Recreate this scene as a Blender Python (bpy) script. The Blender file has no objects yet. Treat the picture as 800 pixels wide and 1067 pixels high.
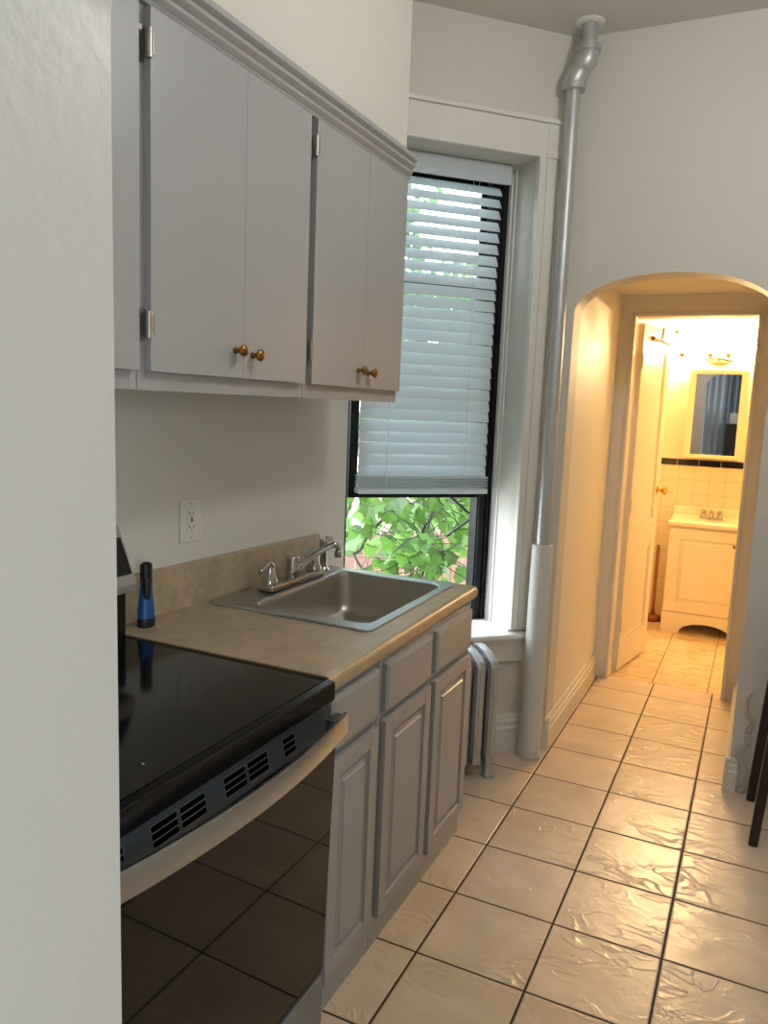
import bpy, bmesh, math, random
from mathutils import Vector, Matrix
random.seed(7)
PI = math.pi
SC = bpy.context.scene
COL = SC.collection
WL = {}                                   # world location of every object built here

# ------------------------------------------------------------------ mesh helper
class MB:
    def __init__(s): s.bm = bmesh.new()
    def _bev(s, vs, bev, seg=2):
        if bev <= 0: return
        vset = set(vs)
        es = [e for e in s.bm.edges if e.verts[0] in vset and e.verts[1] in vset]
        bmesh.ops.bevel(s.bm, geom=es, offset=bev, segments=seg, affect='EDGES', profile=.5, clamp_overlap=True)
    def box(s, x0, x1, y0, y1, z0, z1, bev=0, seg=2):
        b = bmesh.new()
        bmesh.ops.create_cube(b, size=1)
        for v in b.verts:
            v.co = Vector(((x0+x1)/2 + v.co.x*(x1-x0), (y0+y1)/2 + v.co.y*(y1-y0), (z0+z1)/2 + v.co.z*(z1-z0)))
        if bev > 0:
            bmesh.ops.bevel(b, geom=list(b.edges), offset=bev, segments=seg, affect='EDGES', profile=.5, clamp_overlap=True)
        s.merge(b); return s
    def merge(s, b):
        me = bpy.data.meshes.new('tmp'); b.to_mesh(me); b.free()
        s.bm.from_mesh(me); bpy.data.meshes.remove(me)
    def prism(s, poly, axis, a, c, bev=0, seg=2):
        """poly: 2D points in the two other axes (in x,y,z order), extruded along axis from a to c"""
        b = bmesh.new()
        def P(p, t):
            if axis == 'x': return (t, p[0], p[1])
            if axis == 'y': return (p[0], t, p[1])
            return (p[0], p[1], t)
        v0 = [b.verts.new(P(p, a)) for p in poly]; v1 = [b.verts.new(P(p, c)) for p in poly]
        n = len(poly)
        b.faces.new(v0); b.faces.new(v1)
        for i in range(n): b.faces.new((v0[i], v0[(i+1) % n], v1[(i+1) % n], v1[i]))
        bmesh.ops.recalc_face_normals(b, faces=b.faces)
        if bev > 0:
            bmesh.ops.bevel(b, geom=list(b.edges), offset=bev, segments=seg, affect='EDGES', profile=.5, clamp_overlap=True)
        s.merge(b); return s
    def tube(s, pts, r, n=12, cap=True, flat=1.0):
        """round tube along pts; r is a number or one radius per point"""
        pts = [Vector(p) for p in pts]
        rs = r if isinstance(r, (list, tuple)) else [r]*len(pts)
        b = bmesh.new(); rings = []
        up = None
        for i, p in enumerate(pts):
            t = (pts[min(i+1, len(pts)-1)] - pts[max(i-1, 0)])
            if t.length < 1e-9: t = Vector((0, 0, 1))
            t.normalize()
            if up is None:
                a = Vector((0, 0, 1)) if abs(t.z) < .9 else Vector((1, 0, 0))
                up = (a - t*a.dot(t)).normalized()
            else:
                up = up - t*up.dot(t)
                up.normalize()
            w = t.cross(up)
            rings.append([b.verts.new(p + (up*math.cos(2*PI*k/n)*flat + w*math.sin(2*PI*k/n))*rs[i]) for k in range(n)])
        for i in range(len(rings)-1):
            for k in range(n):
                b.faces.new((rings[i][k], rings[i][(k+1) % n], rings[i+1][(k+1) % n], rings[i+1][k]))
        if cap: b.faces.new(rings[0]); b.faces.new(rings[-1])
        bmesh.ops.recalc_face_normals(b, faces=b.faces)
        s.merge(b); return s
    def lathe(s, prof, o=(0, 0, 0), axis=(0, 0, 1), n=24, sx=1, sy=1):
        """prof: (radius, height) pairs"""
        b = bmesh.new(); rings = []
        for rr, h in prof:
            if rr < 1e-6: rings.append([b.verts.new((0, 0, h))])
            else: rings.append([b.verts.new((rr*math.cos(2*PI*k/n)*sx, rr*math.sin(2*PI*k/n)*sy, h)) for k in range(n)])
        for i in range(len(rings)-1):
            A, B = rings[i], rings[i+1]
            if len(A) == 1 and len(B) == 1: continue
            for k in range(n):
                k2 = (k+1) % n
                if len(A) == 1: b.faces.new((A[0], B[k], B[k2]))
                elif len(B) == 1: b.faces.new((A[k], A[k2], B[0]))
                else: b.faces.new((A[k], A[k2], B[k2], B[k]))
        if len(rings[0]) > 1: b.faces.new(rings[0])
        if len(rings[-1]) > 1: b.faces.new(rings[-1])
        bmesh.ops.recalc_face_normals(b, faces=b.faces)
        M = Matrix.Translation(Vector(o)) @ Vector((0, 0, 1)).rotation_difference(Vector(axis).normalized()).to_matrix().to_4x4()
        bmesh.ops.transform(b, matrix=M, verts=b.verts)
        s.merge(b); return s
    def tf(s, M):
        bmesh.ops.transform(s.bm, matrix=M, verts=s.bm.verts); return s

def obj(name, mb, mat, parent=None, smooth=True, sharp=38):
    bm = mb.bm if isinstance(mb, MB) else mb
    bmesh.ops.recalc_face_normals(bm, faces=bm.faces)
    xs = [v.co for v in bm.verts]
    lo = Vector((min(v.x for v in xs), min(v.y for v in xs), min(v.z for v in xs)))
    hi = Vector((max(v.x for v in xs), max(v.y for v in xs), max(v.z for v in xs)))
    c = Vector(((lo.x+hi.x)/2, (lo.y+hi.y)/2, lo.z))
    bmesh.ops.translate(bm, vec=-c, verts=bm.verts)
    me = bpy.data.meshes.new(name); bm.to_mesh(me); bm.free()
    if smooth:
        for p in me.polygons: p.use_smooth = True
        me.set_sharp_from_angle(angle=math.radians(sharp))
    me.materials.append(mat)
    o = bpy.data.objects.new(name, me); COL.objects.link(o)
    if smooth:
        md = o.modifiers.new('weighted_normals', 'WEIGHTED_NORMAL'); md.keep_sharp = True; md.weight = 80
    if parent:
        o.parent = parent; o.location = c - WL[parent.name]
    else: o.location = c
    WL[o.name] = c
    return o

def thing(name, label, cat, loc, group=None):
    o = bpy.data.objects.new(name, None); COL.objects.link(o)
    o.empty_display_size = .1; o.location = loc; WL[o.name] = Vector(loc)
    o['label'] = label; o['category'] = cat
    if group: o['group'] = group
    return o
def tag(o, label, cat, group=None):
    o['label'] = label; o['category'] = cat
    if group: o['group'] = group
    return o
def struct(name, mb, mat, parent=None, **k):
    o = obj(name, mb, mat, parent, **k)
    if not parent: o['kind'] = 'structure'
    return o
def box(*a, **k): return MB().box(*a, **k)

# ------------------------------------------------------------------ materials
def lin(c):
    if isinstance(c, str):
        c = [int(c[i:i+2], 16)/255 for i in (0, 2, 4)]
        c = [x/12.92 if x <= .04045 else ((x+.055)/1.055)**2.4 for x in c]
    return (c[0], c[1], c[2], 1)
def mat(name, col, rough=.5, metal=0, bump=0, bscale=40, var=0, vscale=3, spec=.5, coat=0, trans=None):
    m = bpy.data.materials.new(name); m.use_nodes = True
    nt = m.node_tree; b = nt.nodes['Principled BSDF']
    b.inputs['Base Color'].default_value = lin(col); b.inputs['Roughness'].default_value = rough
    b.inputs['Metallic'].default_value = metal; b.inputs['Specular IOR Level'].default_value = spec
    b.inputs['Coat Weight'].default_value = coat
    tc = nt.nodes.new('ShaderNodeTexCoord')
    if bump:
        n = nt.nodes.new('ShaderNodeTexNoise'); n.inputs['Scale'].default_value = bscale; n.inputs['Detail'].default_value = 4
        nt.links.new(tc.outputs['Object'], n.inputs['Vector'])
        bp = nt.nodes.new('ShaderNodeBump'); bp.inputs['Strength'].default_value = bump; bp.inputs['Distance'].default_value = .01
        nt.links.new(n.outputs['Fac'], bp.inputs['Height']); nt.links.new(bp.outputs['Normal'], b.inputs['Normal'])
    if var:
        n = nt.nodes.new('ShaderNodeTexNoise'); n.inputs['Scale'].default_value = vscale; n.inputs['Detail'].default_value = 5
        nt.links.new(tc.outputs['Object'], n.inputs['Vector'])
        mx = nt.nodes.new('ShaderNodeMix'); mx.data_type = 'RGBA'
        c = lin(col); mx.inputs['A'].default_value = tuple(min(1, x*(1-var)) for x in c[:3])+(1,)
        mx.inputs['B'].default_value = tuple(min(1, x*(1+var)) for x in c[:3])+(1,)
        nt.links.new(n.outputs['Fac'], mx.inputs['Factor']); nt.links.new(mx.outputs['Result'], b.inputs['Base Color'])
    return m

class NT:
    """small node-building helper"""
    def __init__(s, name):
        s.m = bpy.data.materials.new(name); s.m.use_nodes = True; s.t = s.m.node_tree; s.b = s.t.nodes['Principled BSDF']
    def n(s, typ, **k):
        x = s.t.nodes.new('ShaderNode'+typ)
        for a, v in k.items(): setattr(x, a, v)
        return x
    def l(s, a, b): s.t.links.new(a, b)
    def math(s, op, a, b=None, c=None):
        x = s.n('Math', operation=op)
        for i, v in enumerate((a, b, c)):
            if v is None: continue
            if isinstance(v, (int, float)): x.inputs[i].default_value = v
            else: s.l(v, x.inputs[i])
        return x.outputs[0]
    def ramp(s, fac, stops):
        x = s.n('ValToRGB'); e = x.color_ramp.elements
        while len(e) < len(stops): e.new(.5)
        for el, (p, c) in zip(e, stops): el.position = p; el.color = lin(c)
        s.l(fac, x.inputs[0]); return x.outputs[0]
    def noise(s, vec, scale, detail=4, rough=.5, dist=0, typ='FBM'):
        x = s.n('TexNoise'); x.noise_type = typ
        x.inputs['Scale'].default_value = scale; x.inputs['Detail'].default_value = detail
        x.inputs['Roughness'].default_value = rough; x.inputs['Distortion'].default_value = dist
        s.l(vec, x.inputs['Vector']); return x.outputs['Fac']
    def mix(s, f, a, b):
        x = s.n('Mix'); x.data_type = 'RGBA'
        for k, v in (('Factor', f), ('A', a), ('B', b)):
            if isinstance(v, (int, float)): x.inputs[k].default_value = v
            elif isinstance(v, (str, tuple)): x.inputs[k].default_value = lin(v)
            else: s.l(v, x.inputs[k])
        return x.outputs['Result']
    def bump(s, h, strength, dist=.01, normal=None):
        x = s.n('Bump'); x.inputs['Strength'].default_value = strength; x.inputs['Distance'].default_value = dist
        s.l(h, x.inputs['Height'])
        if normal is not None: s.l(normal, x.inputs['Normal'])
        return x.outputs['Normal']

def tile_floor(name, x0, y0, T, c_lo, c_hi, c_grout, gw, slate, rough, marble=False):
    k = NT(name); g = k.n('NewGeometry'); sp = k.n('SeparateXYZ'); k.l(g.outputs['Position'], sp.inputs[0])
    u = k.math('DIVIDE', k.math('SUBTRACT', sp.outputs[0], x0), T); v = k.math('DIVIDE', k.math('SUBTRACT', sp.outputs[1], y0), T)
    def dist(a): return k.math('MULTIPLY', k.math('ABSOLUTE', k.math('SUBTRACT', k.math('FRACT', k.math('ADD', a, .5)), .5)), T)
    d = k.math('MINIMUM', dist(u), dist(v))
    mr = k.n('MapRange'); mr.inputs['From Min'].default_value = gw*.55; mr.inputs['From Max'].default_value = gw*.95
    k.l(d, mr.inputs['Value']); m = mr.outputs[0]                       # 0 in the grout, 1 on the tile
    cb = k.n('CombineXYZ'); k.l(k.math('FLOOR', u), cb.inputs[0]); k.l(k.math('FLOOR', v), cb.inputs[1])
    wn = k.n('TexWhiteNoise'); wn.noise_dimensions = '3D'; k.l(cb.outputs[0], wn.inputs['Vector'])
    # every tile gets its own piece of the texture
    off = k.n('VectorMath', operation='SCALE'); k.l(wn.outputs['Color'], off.inputs[0]); off.inputs['Scale'].default_value = 37
    vec = k.n('VectorMath', operation='ADD'); k.l(g.outputs['Position'], vec.inputs[0]); k.l(off.outputs[0], vec.inputs[1])
    vec = vec.outputs[0]
    n1 = k.noise(vec, 5 if not marble else 9, 6, .55, .6)
    col = k.ramp(n1, [(.3, c_lo), (.7, c_hi)])
    if marble:
        mp = k.n('Mapping'); mp.inputs['Rotation'].default_value = (0, 0, .5); mp.inputs['Scale'].default_value = (5, 16, 5); k.l(vec, mp.inputs[0])
        n3 = k.noise(mp.outputs[0], 2.2, 5, .6, 1.2)
        col = k.mix(k.math('MULTIPLY', k.ramp(n3, [(.45, '000000'), (.62, 'ffffff')]), .6), col, 'ba9562')
    br = k.math('ADD', .94, k.math('MULTIPLY', wn.outputs['Value'], .1))
    hs = k.n('HueSaturation'); k.l(col, hs.inputs['Color']); k.l(br, hs.inputs['Value'])
    fin = k.mix(m, c_grout, hs.outputs[0]); k.l(fin, k.b.inputs['Base Color'])
    k.l(k.math('ADD', .85, k.math('MULTIPLY', m, rough-.85)), k.b.inputs['Roughness'])
    mr2 = k.n('MapRange'); mr2.inputs['From Max'].default_value = gw*1.8; k.l(d, mr2.inputs['Value'])
    nrm = k.bump(mr2.outputs[0], .9, .0025)
    if slate:
        mp = k.n('Mapping'); mp.inputs['Rotation'].default_value = (0, 0, .7); mp.inputs['Scale'].default_value = (1, 1.9, 1); k.l(vec, mp.inputs[0])
        r = k.noise(mp.outputs[0], 6.0, 2.5, .55, .8)
        r = k.math('SUBTRACT', 1, k.math('MULTIPLY', k.math('ABSOLUTE', k.math('SUBTRACT', r, .5)), 17))
        rr = k.n('MapRange'); rr.inputs['From Min'].default_value = .0; rr.inputs['From Max'].default_value = 1.0; k.l(r, rr.inputs['Value'])
        ms = k.n('MapRange'); ms.inputs['From Min'].default_value = .34; ms.inputs['From Max'].default_value = .56; k.l(k.noise(vec, 3.1, 2), ms.inputs['Value'])
        rm = k.math('MULTIPLY', rr.outputs[0], ms.outputs[0])
        sh = k.math('ADD', rm, k.math('MULTIPLY', k.noise(vec, 13, 4), .9))
        nrm = k.bump(k.math('MULTIPLY', sh, m), slate, .0034, nrm)
    else:
        nrm = k.bump(k.noise(vec, 60, 3), .05, .003, nrm)
    k.l(nrm, k.b.inputs['Normal'])
    return k.m

def wall_tile(name, x0, z0, T, col, grout):
    k = NT(name); g = k.n('NewGeometry'); sp = k.n('SeparateXYZ'); k.l(g.outputs['Position'], sp.inputs[0])
    def dist(a): return k.math('MULTIPLY', k.math('ABSOLUTE', k.math('SUBTRACT', k.math('FRACT', k.math('ADD', a, .5)), .5)), T)
    along = k.math('ADD', sp.outputs[0], sp.outputs[1])
    d = k.math('MINIMUM', dist(k.math('DIVIDE', k.math('SUBTRACT', along, x0), T)), dist(k.math('DIVIDE', k.math('SUBTRACT', sp.outputs[2], z0), T)))
    mr = k.n('MapRange'); mr.inputs['From Min'].default_value = .0008; mr.inputs['From Max'].default_value = .0022; k.l(d, mr.inputs['Value'])
    k.l(k.mix(mr.outputs[0], grout, col), k.b.inputs['Base Color']); k.b.inputs['Roughness'].default_value = .2
    k.l(k.bump(mr.outputs[0], .5, .002), k.b.inputs['Normal'])
    return k.m

def laminate():
    k = NT('laminate'); tc = k.n('TexCoord'); v = tc.outputs['Object']
    n1 = k.noise(v, 5, 8, .65, 1.4); n2 = k.noise(v, 32, 6, .7, .3); n3 = k.noise(v, 140, 3, .6)
    f = k.math('ADD', k.math('MULTIPLY', n1, .5), k.math('ADD', k.math('MULTIPLY', n2, .35), k.math('MULTIPLY', n3, .15)))
    k.l(k.ramp(f, [(.34, '90806a'), (.5, 'a9977b'), (.66, 'beab8e')]), k.b.inputs['Base Color'])
    k.b.inputs['Roughness'].default_value = .34
    k.l(k.bump(n3, .08, .002), k.b.inputs['Normal'])
    return k.m

def emit(name, col, s):
    m = bpy.data.materials.new(name); m.use_nodes = True; b = m.node_tree.nodes['Principled BSDF']
    b.inputs['Base Color'].default_value = lin(col); b.inputs['Emission Color'].default_value = lin(col); b.inputs['Emission Strength'].default_value = s
    return m
def glass_mat():
    m = bpy.data.materials.new('window_glass'); m.use_nodes = True; t = m.node_tree; t.nodes.clear()
    o = t.nodes.new('ShaderNodeOutputMaterial'); mx = t.nodes.new('ShaderNodeMixShader'); f = t.nodes.new('ShaderNodeFresnel')
    f.inputs[0].default_value = 1.45
    a = t.nodes.new('ShaderNodeBsdfTransparent'); a.inputs[0].default_value = (.95, .98, .96, 1); g = t.nodes.new('ShaderNodeBsdfGlossy'); g.inputs['Roughness'].default_value = .02
    t.links.new(f.outputs[0], mx.inputs[0]); t.links.new(a.outputs[0], mx.inputs[1]); t.links.new(g.outputs[0], mx.inputs[2]); t.links.new(mx.outputs[0], o.inputs[0])
    return m
def translucent(name, col, tcol, f, rough=.5, var=0):
    m = bpy.data.materials.new(name); m.use_nodes = True; t = m.node_tree; b = t.nodes['Principled BSDF']; o = t.nodes['Material Output']
    b.inputs['Base Color'].default_value = lin(col); b.inputs['Roughness'].default_value = rough
    tr = t.nodes.new('ShaderNodeBsdfTranslucent'); tr.inputs[0].default_value = lin(tcol)
    if var:
        gi = t.nodes.new('ShaderNodeNewGeometry'); hs = t.nodes.new('ShaderNodeHueSaturation'); hs2 = t.nodes.new('ShaderNodeHueSaturation')
        mr = t.nodes.new('ShaderNodeMapRange'); mr.inputs['To Min'].default_value = 1-var; mr.inputs['To Max'].default_value = 1+var
        t.links.new(gi.outputs['Random Per Island'], mr.inputs['Value'])
        for h, c, dst in ((hs, col, b.inputs['Base Color']), (hs2, tcol, tr.inputs[0])):
            h.inputs['Color'].default_value = lin(c); t.links.new(mr.outputs[0], h.inputs['Value']); t.links.new(h.outputs[0], dst)
    mx = t.nodes.new('ShaderNodeMixShader'); mx.inputs[0].default_value = f
    t.links.new(b.outputs[0], mx.inputs[1]); t.links.new(tr.outputs[0], mx.inputs[2]); t.links.new(mx.outputs[0], o.inputs[0])
    return m

M = {}
M['wall'] = mat('wall_paint', 'd3d0c7', .6, bump=.10, bscale=55)
M['stub'] = mat('wall_paint_gloss', 'd3d2cc', .42, bump=.16, bscale=30)
M['ceil'] = mat('ceiling_paint', 'cfccc5', .8, bump=.05)
M['trim'] = mat('trim_paint', 'dddbd4', .38, bump=.10, bscale=35)
M['hallwall'] = mat('hall_paint', 'ebe6da', .55, bump=.12, bscale=40)
M['plaster'] = mat('bare_plaster', 'c2beb4', .9, bump=.9, bscale=60)
M['floor'] = tile_floor('floor_tile', -.7584, 1.9233, .318, 'cbb6a0', 'dfcdb8', '33261e', .0042, .62, .30)
M['bathfloor'] = tile_floor('bath_floor_tile', -.453, 5.0, .301, 'd6bf98', 'e2cfae', '5a4a38', .003, 0, .25, True)
M['cab'] = mat('grey_cabinet_paint', '9fa0a1', .34, bump=.06, bscale=30)
M['cab_in'] = mat('grey_cabinet_shadow_gap', '8f8d8a', .5)
M['counter'] = laminate()
M['counter_core'] = mat('raw_laminate_edge', '5b4630', .6, var=.35, vscale=25)
M['steel'] = mat('brushed_steel', 'bdc0c2', .30, metal=1, bump=.03, bscale=200)
M['basin'] = mat('satin_steel', 'bfbbb3', .34, metal=.92)
M['chrome'] = mat('chrome', 'b9b6b0', .12, metal=1)
M['black'] = mat('black_enamel', '090909', .22, spec=.35)
M['blackglass'] = mat('black_glass', '0b0b0a', .10, spec=.32)
M['ovenglass'] = mat('oven_door_glass', '0a0a0a', .035, spec=.34)
M['darkmetal'] = mat('dark_steel', '4c565e', .32, metal=.45)
M['slot'] = mat('dark_slot', '020202', .9, spec=0)
M['drawer'] = mat('grey_steel', '868c90', .42, metal=.5)
M['panelsteel'] = mat('silver_panel', '9c9a95', .4, metal=.25)
M['nickel'] = mat('satin_nickel', 'a8987c', .4, metal=.7)
M['slotedge'] = mat('slot_edge', '767c80', .35, metal=.6)
M['plastic_black'] = mat('black_plastic', '16171a', .45)
M['plastic_blue'] = mat('blue_plastic', '16528f', .38)
M['plate'] = mat('white_plastic', 'd8d5cc', .35)
M['brass'] = mat('aged_brass', '8a6436', .3, metal=1, var=.3, vscale=40)
M['gold'] = mat('polished_brass', 'cba548', .2, metal=1)
M['hinge'] = mat('hinge_metal', '9c9a95', .35, metal=.8)
M['silver'] = mat('silver_paint', 'bcbebe', .42, metal=.55, bump=.12, bscale=45, var=.12, vscale=18)
M['wrap'] = mat('pipe_wrap', 'd2d1cb', .55, bump=.18, bscale=22)
M['slat'] = translucent('blind_slat', 'dfe5e8', 'd5e4ec', .30, .4)
M['cord'] = mat('blind_cord', 'dedede', .8)
M['frame'] = mat('black_window_frame', '0e0f11', .45, spec=.25)
M['glass'] = glass_mat()
M['wood'] = mat('dark_brown_wood', '2a1a12', .35, var=.3, vscale=12)
M['stick'] = mat('orange_brown_wood', '966332', .5, var=.2, vscale=10)
M['rubber'] = mat('brown_rubber', '7a3a1e', .5)
M['bathwall'] = mat('bath_paint', 'e6dcc2', .6)
M['bathtile'] = wall_tile('bath_wall_tile', -.384, .983, .109, 'ddd0b4', 'b59c74')
M['blacktile'] = mat('black_tile', '14110f', .15, var=.3, vscale=20)
M['grout'] = mat('pale_grout', 'c7b894', .8)
M['vanity'] = mat('vanity_foil', 'e4d8bd', .35)
M['vtop'] = mat('cultured_marble', 'e9dfc6', .2)
M['door'] = mat('door_paint', 'e0d9c8', .35, bump=.06)
M['mirror'] = mat('mirror_glass', 'e8e8e8', .015, metal=1)
M['mirrorframe'] = mat('mirror_frame_paint', 'e6dbc0', .4)
M['bulb'] = emit('lit_bulb', (1, .65, .30), 1100)
M['diffuser'] = emit('lit_diffuser', (1, .995, .965), 65)
M['fence'] = mat('red_brown_fence', '5e463c', .8, var=.2, vscale=4)
M['leaf'] = translucent('vine_leaf', '3b5c26', '587b31', .5, .45, .45)
M['tree'] = translucent('tree_leaf', '3d5b33', '5a7b41', .5, .5, .5)
M['stem'] = mat('vine_stem', '1a1812', .8)
M['ground'] = mat('garden_ground', '7d7a60', .95, var=.3, vscale=2)
M['house'] = mat('pale_brick', 'cdb6a4', .85, var=.15, vscale=6)
M['roof'] = mat('roof_grey', '77706c', .8)
M['iron'] = mat('black_iron', '101112', .5)
M['curtain'] = mat('sheer_curtain', 'cfdbe6', .8)
M['curtain2'] = mat('blue_grey_curtain', '8b99a8', .85)

# ------------------------------------------------------------------ key dimensions (metres; camera stands at x=0, y=0)
CEIL = 3.1
YA, YA2 = 3.482, 3.622           # arch wall front and back
YB, YB2 = 4.640, 4.760           # bathroom door wall
YBACK = 6.28                     # bathroom back wall
WS = .0554                       # the counter wall runs slightly off the tile grid
def wallx(y): return -1.517 - (2.806-y)*WS
R2 = math.sqrt(.5)
MW = Matrix(((R2, -R2, 0, -1.5), (R2, R2, 0, 2.822), (0, 0, 1, 0), (0, 0, 0, 1)))   # (along window wall, outwards, up)

# ------------------------------------------------------------------ shell
struct('floor', MB().prism([(-2.3, -3.2), (2.3, -3.2), (2.3, YA2), (.3, YA2), (.3, 4.69), (-1.1, 4.69), (-1.1, 3.40), (-2.3, 2.20)], 'z', -.12, 0), M['floor'])
struct('floor_bathroom', box(-1.1, .8, 4.69, 6.45, -.12, 0), M['bathfloor'])
struct('ceiling', MB().prism([(-2.3, -3.2), (2.3, -3.2), (2.3, 3.62), (-.8, 3.66), (-2.3, 2.16)], 'z', CEIL, CEIL+.15), M['ceil'])
struct('wall_left', MB().prism([(wallx(.5), .5), (-1.517, 2.806), (-1.78, 2.806), (-1.84, .5)], 'z', 0, CEIL), M['wall'])
w = MB()
w.prism([(-.022, .0), (-.0225, .30), (-.30, .15), (-.16, -.12)], 'z', 0, CEIL); w.box(.765, .945, 0, .30, 0, CEIL); w.box(-.016, .765, 0, .30, 0, .55); w.box(-.016, .765, 0, .30, 2.60, CEIL)
w.tf(MW); struct('wall_window', w, M['wall'])
# arch wall
def arch_pts(xl, xr, spring, rise, n=40, pw=2.3):
    c, hw = (xl+xr)/2, (xr-xl)/2
    return [(c - hw*math.cos(PI*i/n), spring + rise*(max(0, math.sin(PI*i/n)))**(2/pw)) for i in range(n+1)]
ap = arch_pts(-.788, 0.0, 1.975, .165, 40, 2.15)
outl = [(-.86, 0), (-.788, 0)] + ap + [(0, 0), (2.2, 0), (2.2, CEIL), (-.86, CEIL)]
struct('wall_arch', MB().prism(outl, 'y', YA, YA2), M['wall'])
# the soffit over the wall cabinets
struct('wall_soffit', MB().prism([(-1.165, .775), (-1.165, 2.505), (wallx(2.505)-.01, 2.505), (wallx(.775)-.01, .775)], 'z', 2.375, CEIL), M['wall'])
# the arch the camera looks through; its left jamb fills the left edge of the frame
ap2 = arch_pts(-.764, .14, 2.0, .20, 40, 2.15)
outl = [(-2.2, 0), (-.751, 0)] + ap2 + [(.14, 0), (2.2, 0), (2.2, CEIL), (-2.2, CEIL)]
struct('wall_front', MB().prism(outl, 'y', .565, .772), M['stub'])
struct('wall_right', box(2.1, 2.2, .772, YA, 0, CEIL), M['wall'])
# room behind the camera
struct('wall_back', box(-2.2, 2.2, -3.1, -3.0, 0, CEIL), M['wall'])
struct('wall_back_left', box(-2.2, -2.1, -3.0, .565, 0, CEIL), M['wall'])
w = MB(); w.box(2.1, 2.2, -3.0, -2.1, 0, CEIL); w.box(2.1, 2.2, -.5, .565, 0, CEIL); w.box(2.1, 2.2, -2.1, -.5, 0, .85); w.box(2.1, 2.2, -2.1, -.5, 2.15, CEIL)  # opening out of view, added and sized to let in fill daylight
struct('wall_back_right', w, M['wall'])
# little hall and bathroom
struct('wall_hall_left', box(-.90, -.788, YA2, YB, 0, 2.22), M['hallwall'])
struct('wall_hall_right', box(.0, .12, YA2, YB, 0, 2.22), M['hallwall'])
struct('ceiling_hall', MB().prism([(-1.1, YA2-.002), (.3, YA2-.002), (.3, YB+.05), (-1.1, YB+.05)], 'z', 2.215, 2.40), M['hallwall'])
w = MB(); w.box(-1.1, -.700, YB, YB2, 0, 2.52); w.box(-.080, .8, YB, YB2, 0, 2.52); w.box(-.700, -.080, YB, YB2, 2.098, 2.52)
struct('wall_bathroom_front', w, M['hallwall'])
struct('wall_bathroom_back', box(-1.1, .8, YBACK, YBACK+.1, 0, 2.52), M['bathwall'])
struct('wall_bathroom_left', box(-1.1, -1.0, YB2, YBACK, 0, 2.52), M['bathwall'])
struct('wall_bathroom_right', box(.7, .8, YB2, YBACK, 0, 2.52), M['bathwall'])
struct('ceiling_bathroom', box(-1.1, .8, YB2, YBACK, 2.45, 2.55), M['bathwall'])
struct('trim_1', MB().box(-.99, .69, YBACK-.012, YBACK-.001, .0, 1.193), M['bathtile'])     # tiled wainscot
o = struct('trim_2', MB().box(-.99, .69, YBACK-.011, YBACK-.001, 1.193, 1.247), M['grout'])
w = MB(); x = -.99 - .03
while x < .68:
    w.box(max(x, -.99)+.002, min(x+.150, .69)-.002, YBACK-.016, YBACK-.011, 1.197, 1.243, bev=.001); x += .152
struct('black_tile_row', w, M['blacktile'], o)
# bathroom door casing: flat boards and a raised bead round the opening
w = MB()
w.box(-.722, -.700, YB-.018, YB, 0, 2.12, bev=.006); w.box(-.080, -.058, YB-.018, YB, 0, 2.12, bev=.006); w.box(-.722, -.058, YB-.018, YB, 2.098, 2.122, bev=.006)
struct('trim_3', w, M['trim'])
# baseboards
def base_profile(h, t): return [(0, 0), (t, 0), (t, h*.62), (t*.72, h*.66), (t*.72, h*.80), (t*.45, h*.84), (t*.45, h*.93), (t*.2, h), (0, h)]
def baseboard(name, ax, face, sgn, a, b, h=.15, t=.02):
    pr = [(face + sgn*p, q) for p, q in base_profile(h, t)]
    return struct(name, MB().prism(pr, 'y' if ax == 'x' else 'x', a, b), M['trim'])
baseboard('baseboard_hall_left', 'x', -.788, 1, YA-.018, YB-.02, .145, .022)
baseboard('baseboard_hall_right', 'x', 0, -1, YA-.018, YB-.02, .14, .02)
w = MB().prism([(YA - p, q) for p, q in base_profile(.145, .02)], 'x', -.855, -.768); struct('baseboard_arch_left', w, M['trim'])
w = MB().prism([(YA - p, q) for p, q in base_profile(.14, .02)], 'x', -.018, .032); struct('baseboard_arch_right', w, M['trim'])
w = MB().prism([(YA - p, q) for p, q in base_profile(.10, .012)], 'x', .12, 2.1); struct('baseboard_right', w, M['trim'])
w = MB().prism([(-p, q) for p, q in base_profile(.172, .022)], 'x', .02, .945).tf(MW); struct('baseboard_window', w, M['trim'])
# crumbling plaster beside the right jamb of the arch
w = MB()
rr = random.Random(3)
ptsl = []
for i in range(15):
    z = .0 + i*.031; ptsl.append((.052 + rr.uniform(-.012, .012) + .014*math.sin(i*.9), z))
for i in range(14):
    (xa, za), (xb, zb) = ptsl[i], ptsl[i+1]; wd = max(.012, .045*(1 - i/16)) * rr.uniform(.6, 1.2)
    w.prism([(xa-wd/2, za), (xa+wd/2, za), (xb+wd*.4, zb+.004), (xb-wd*.4, zb+.004)], 'y', YA-.006-rr.uniform(0, .008), YA+.001, bev=.0025)
struct('trim_4', w, M['plaster'])

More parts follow.
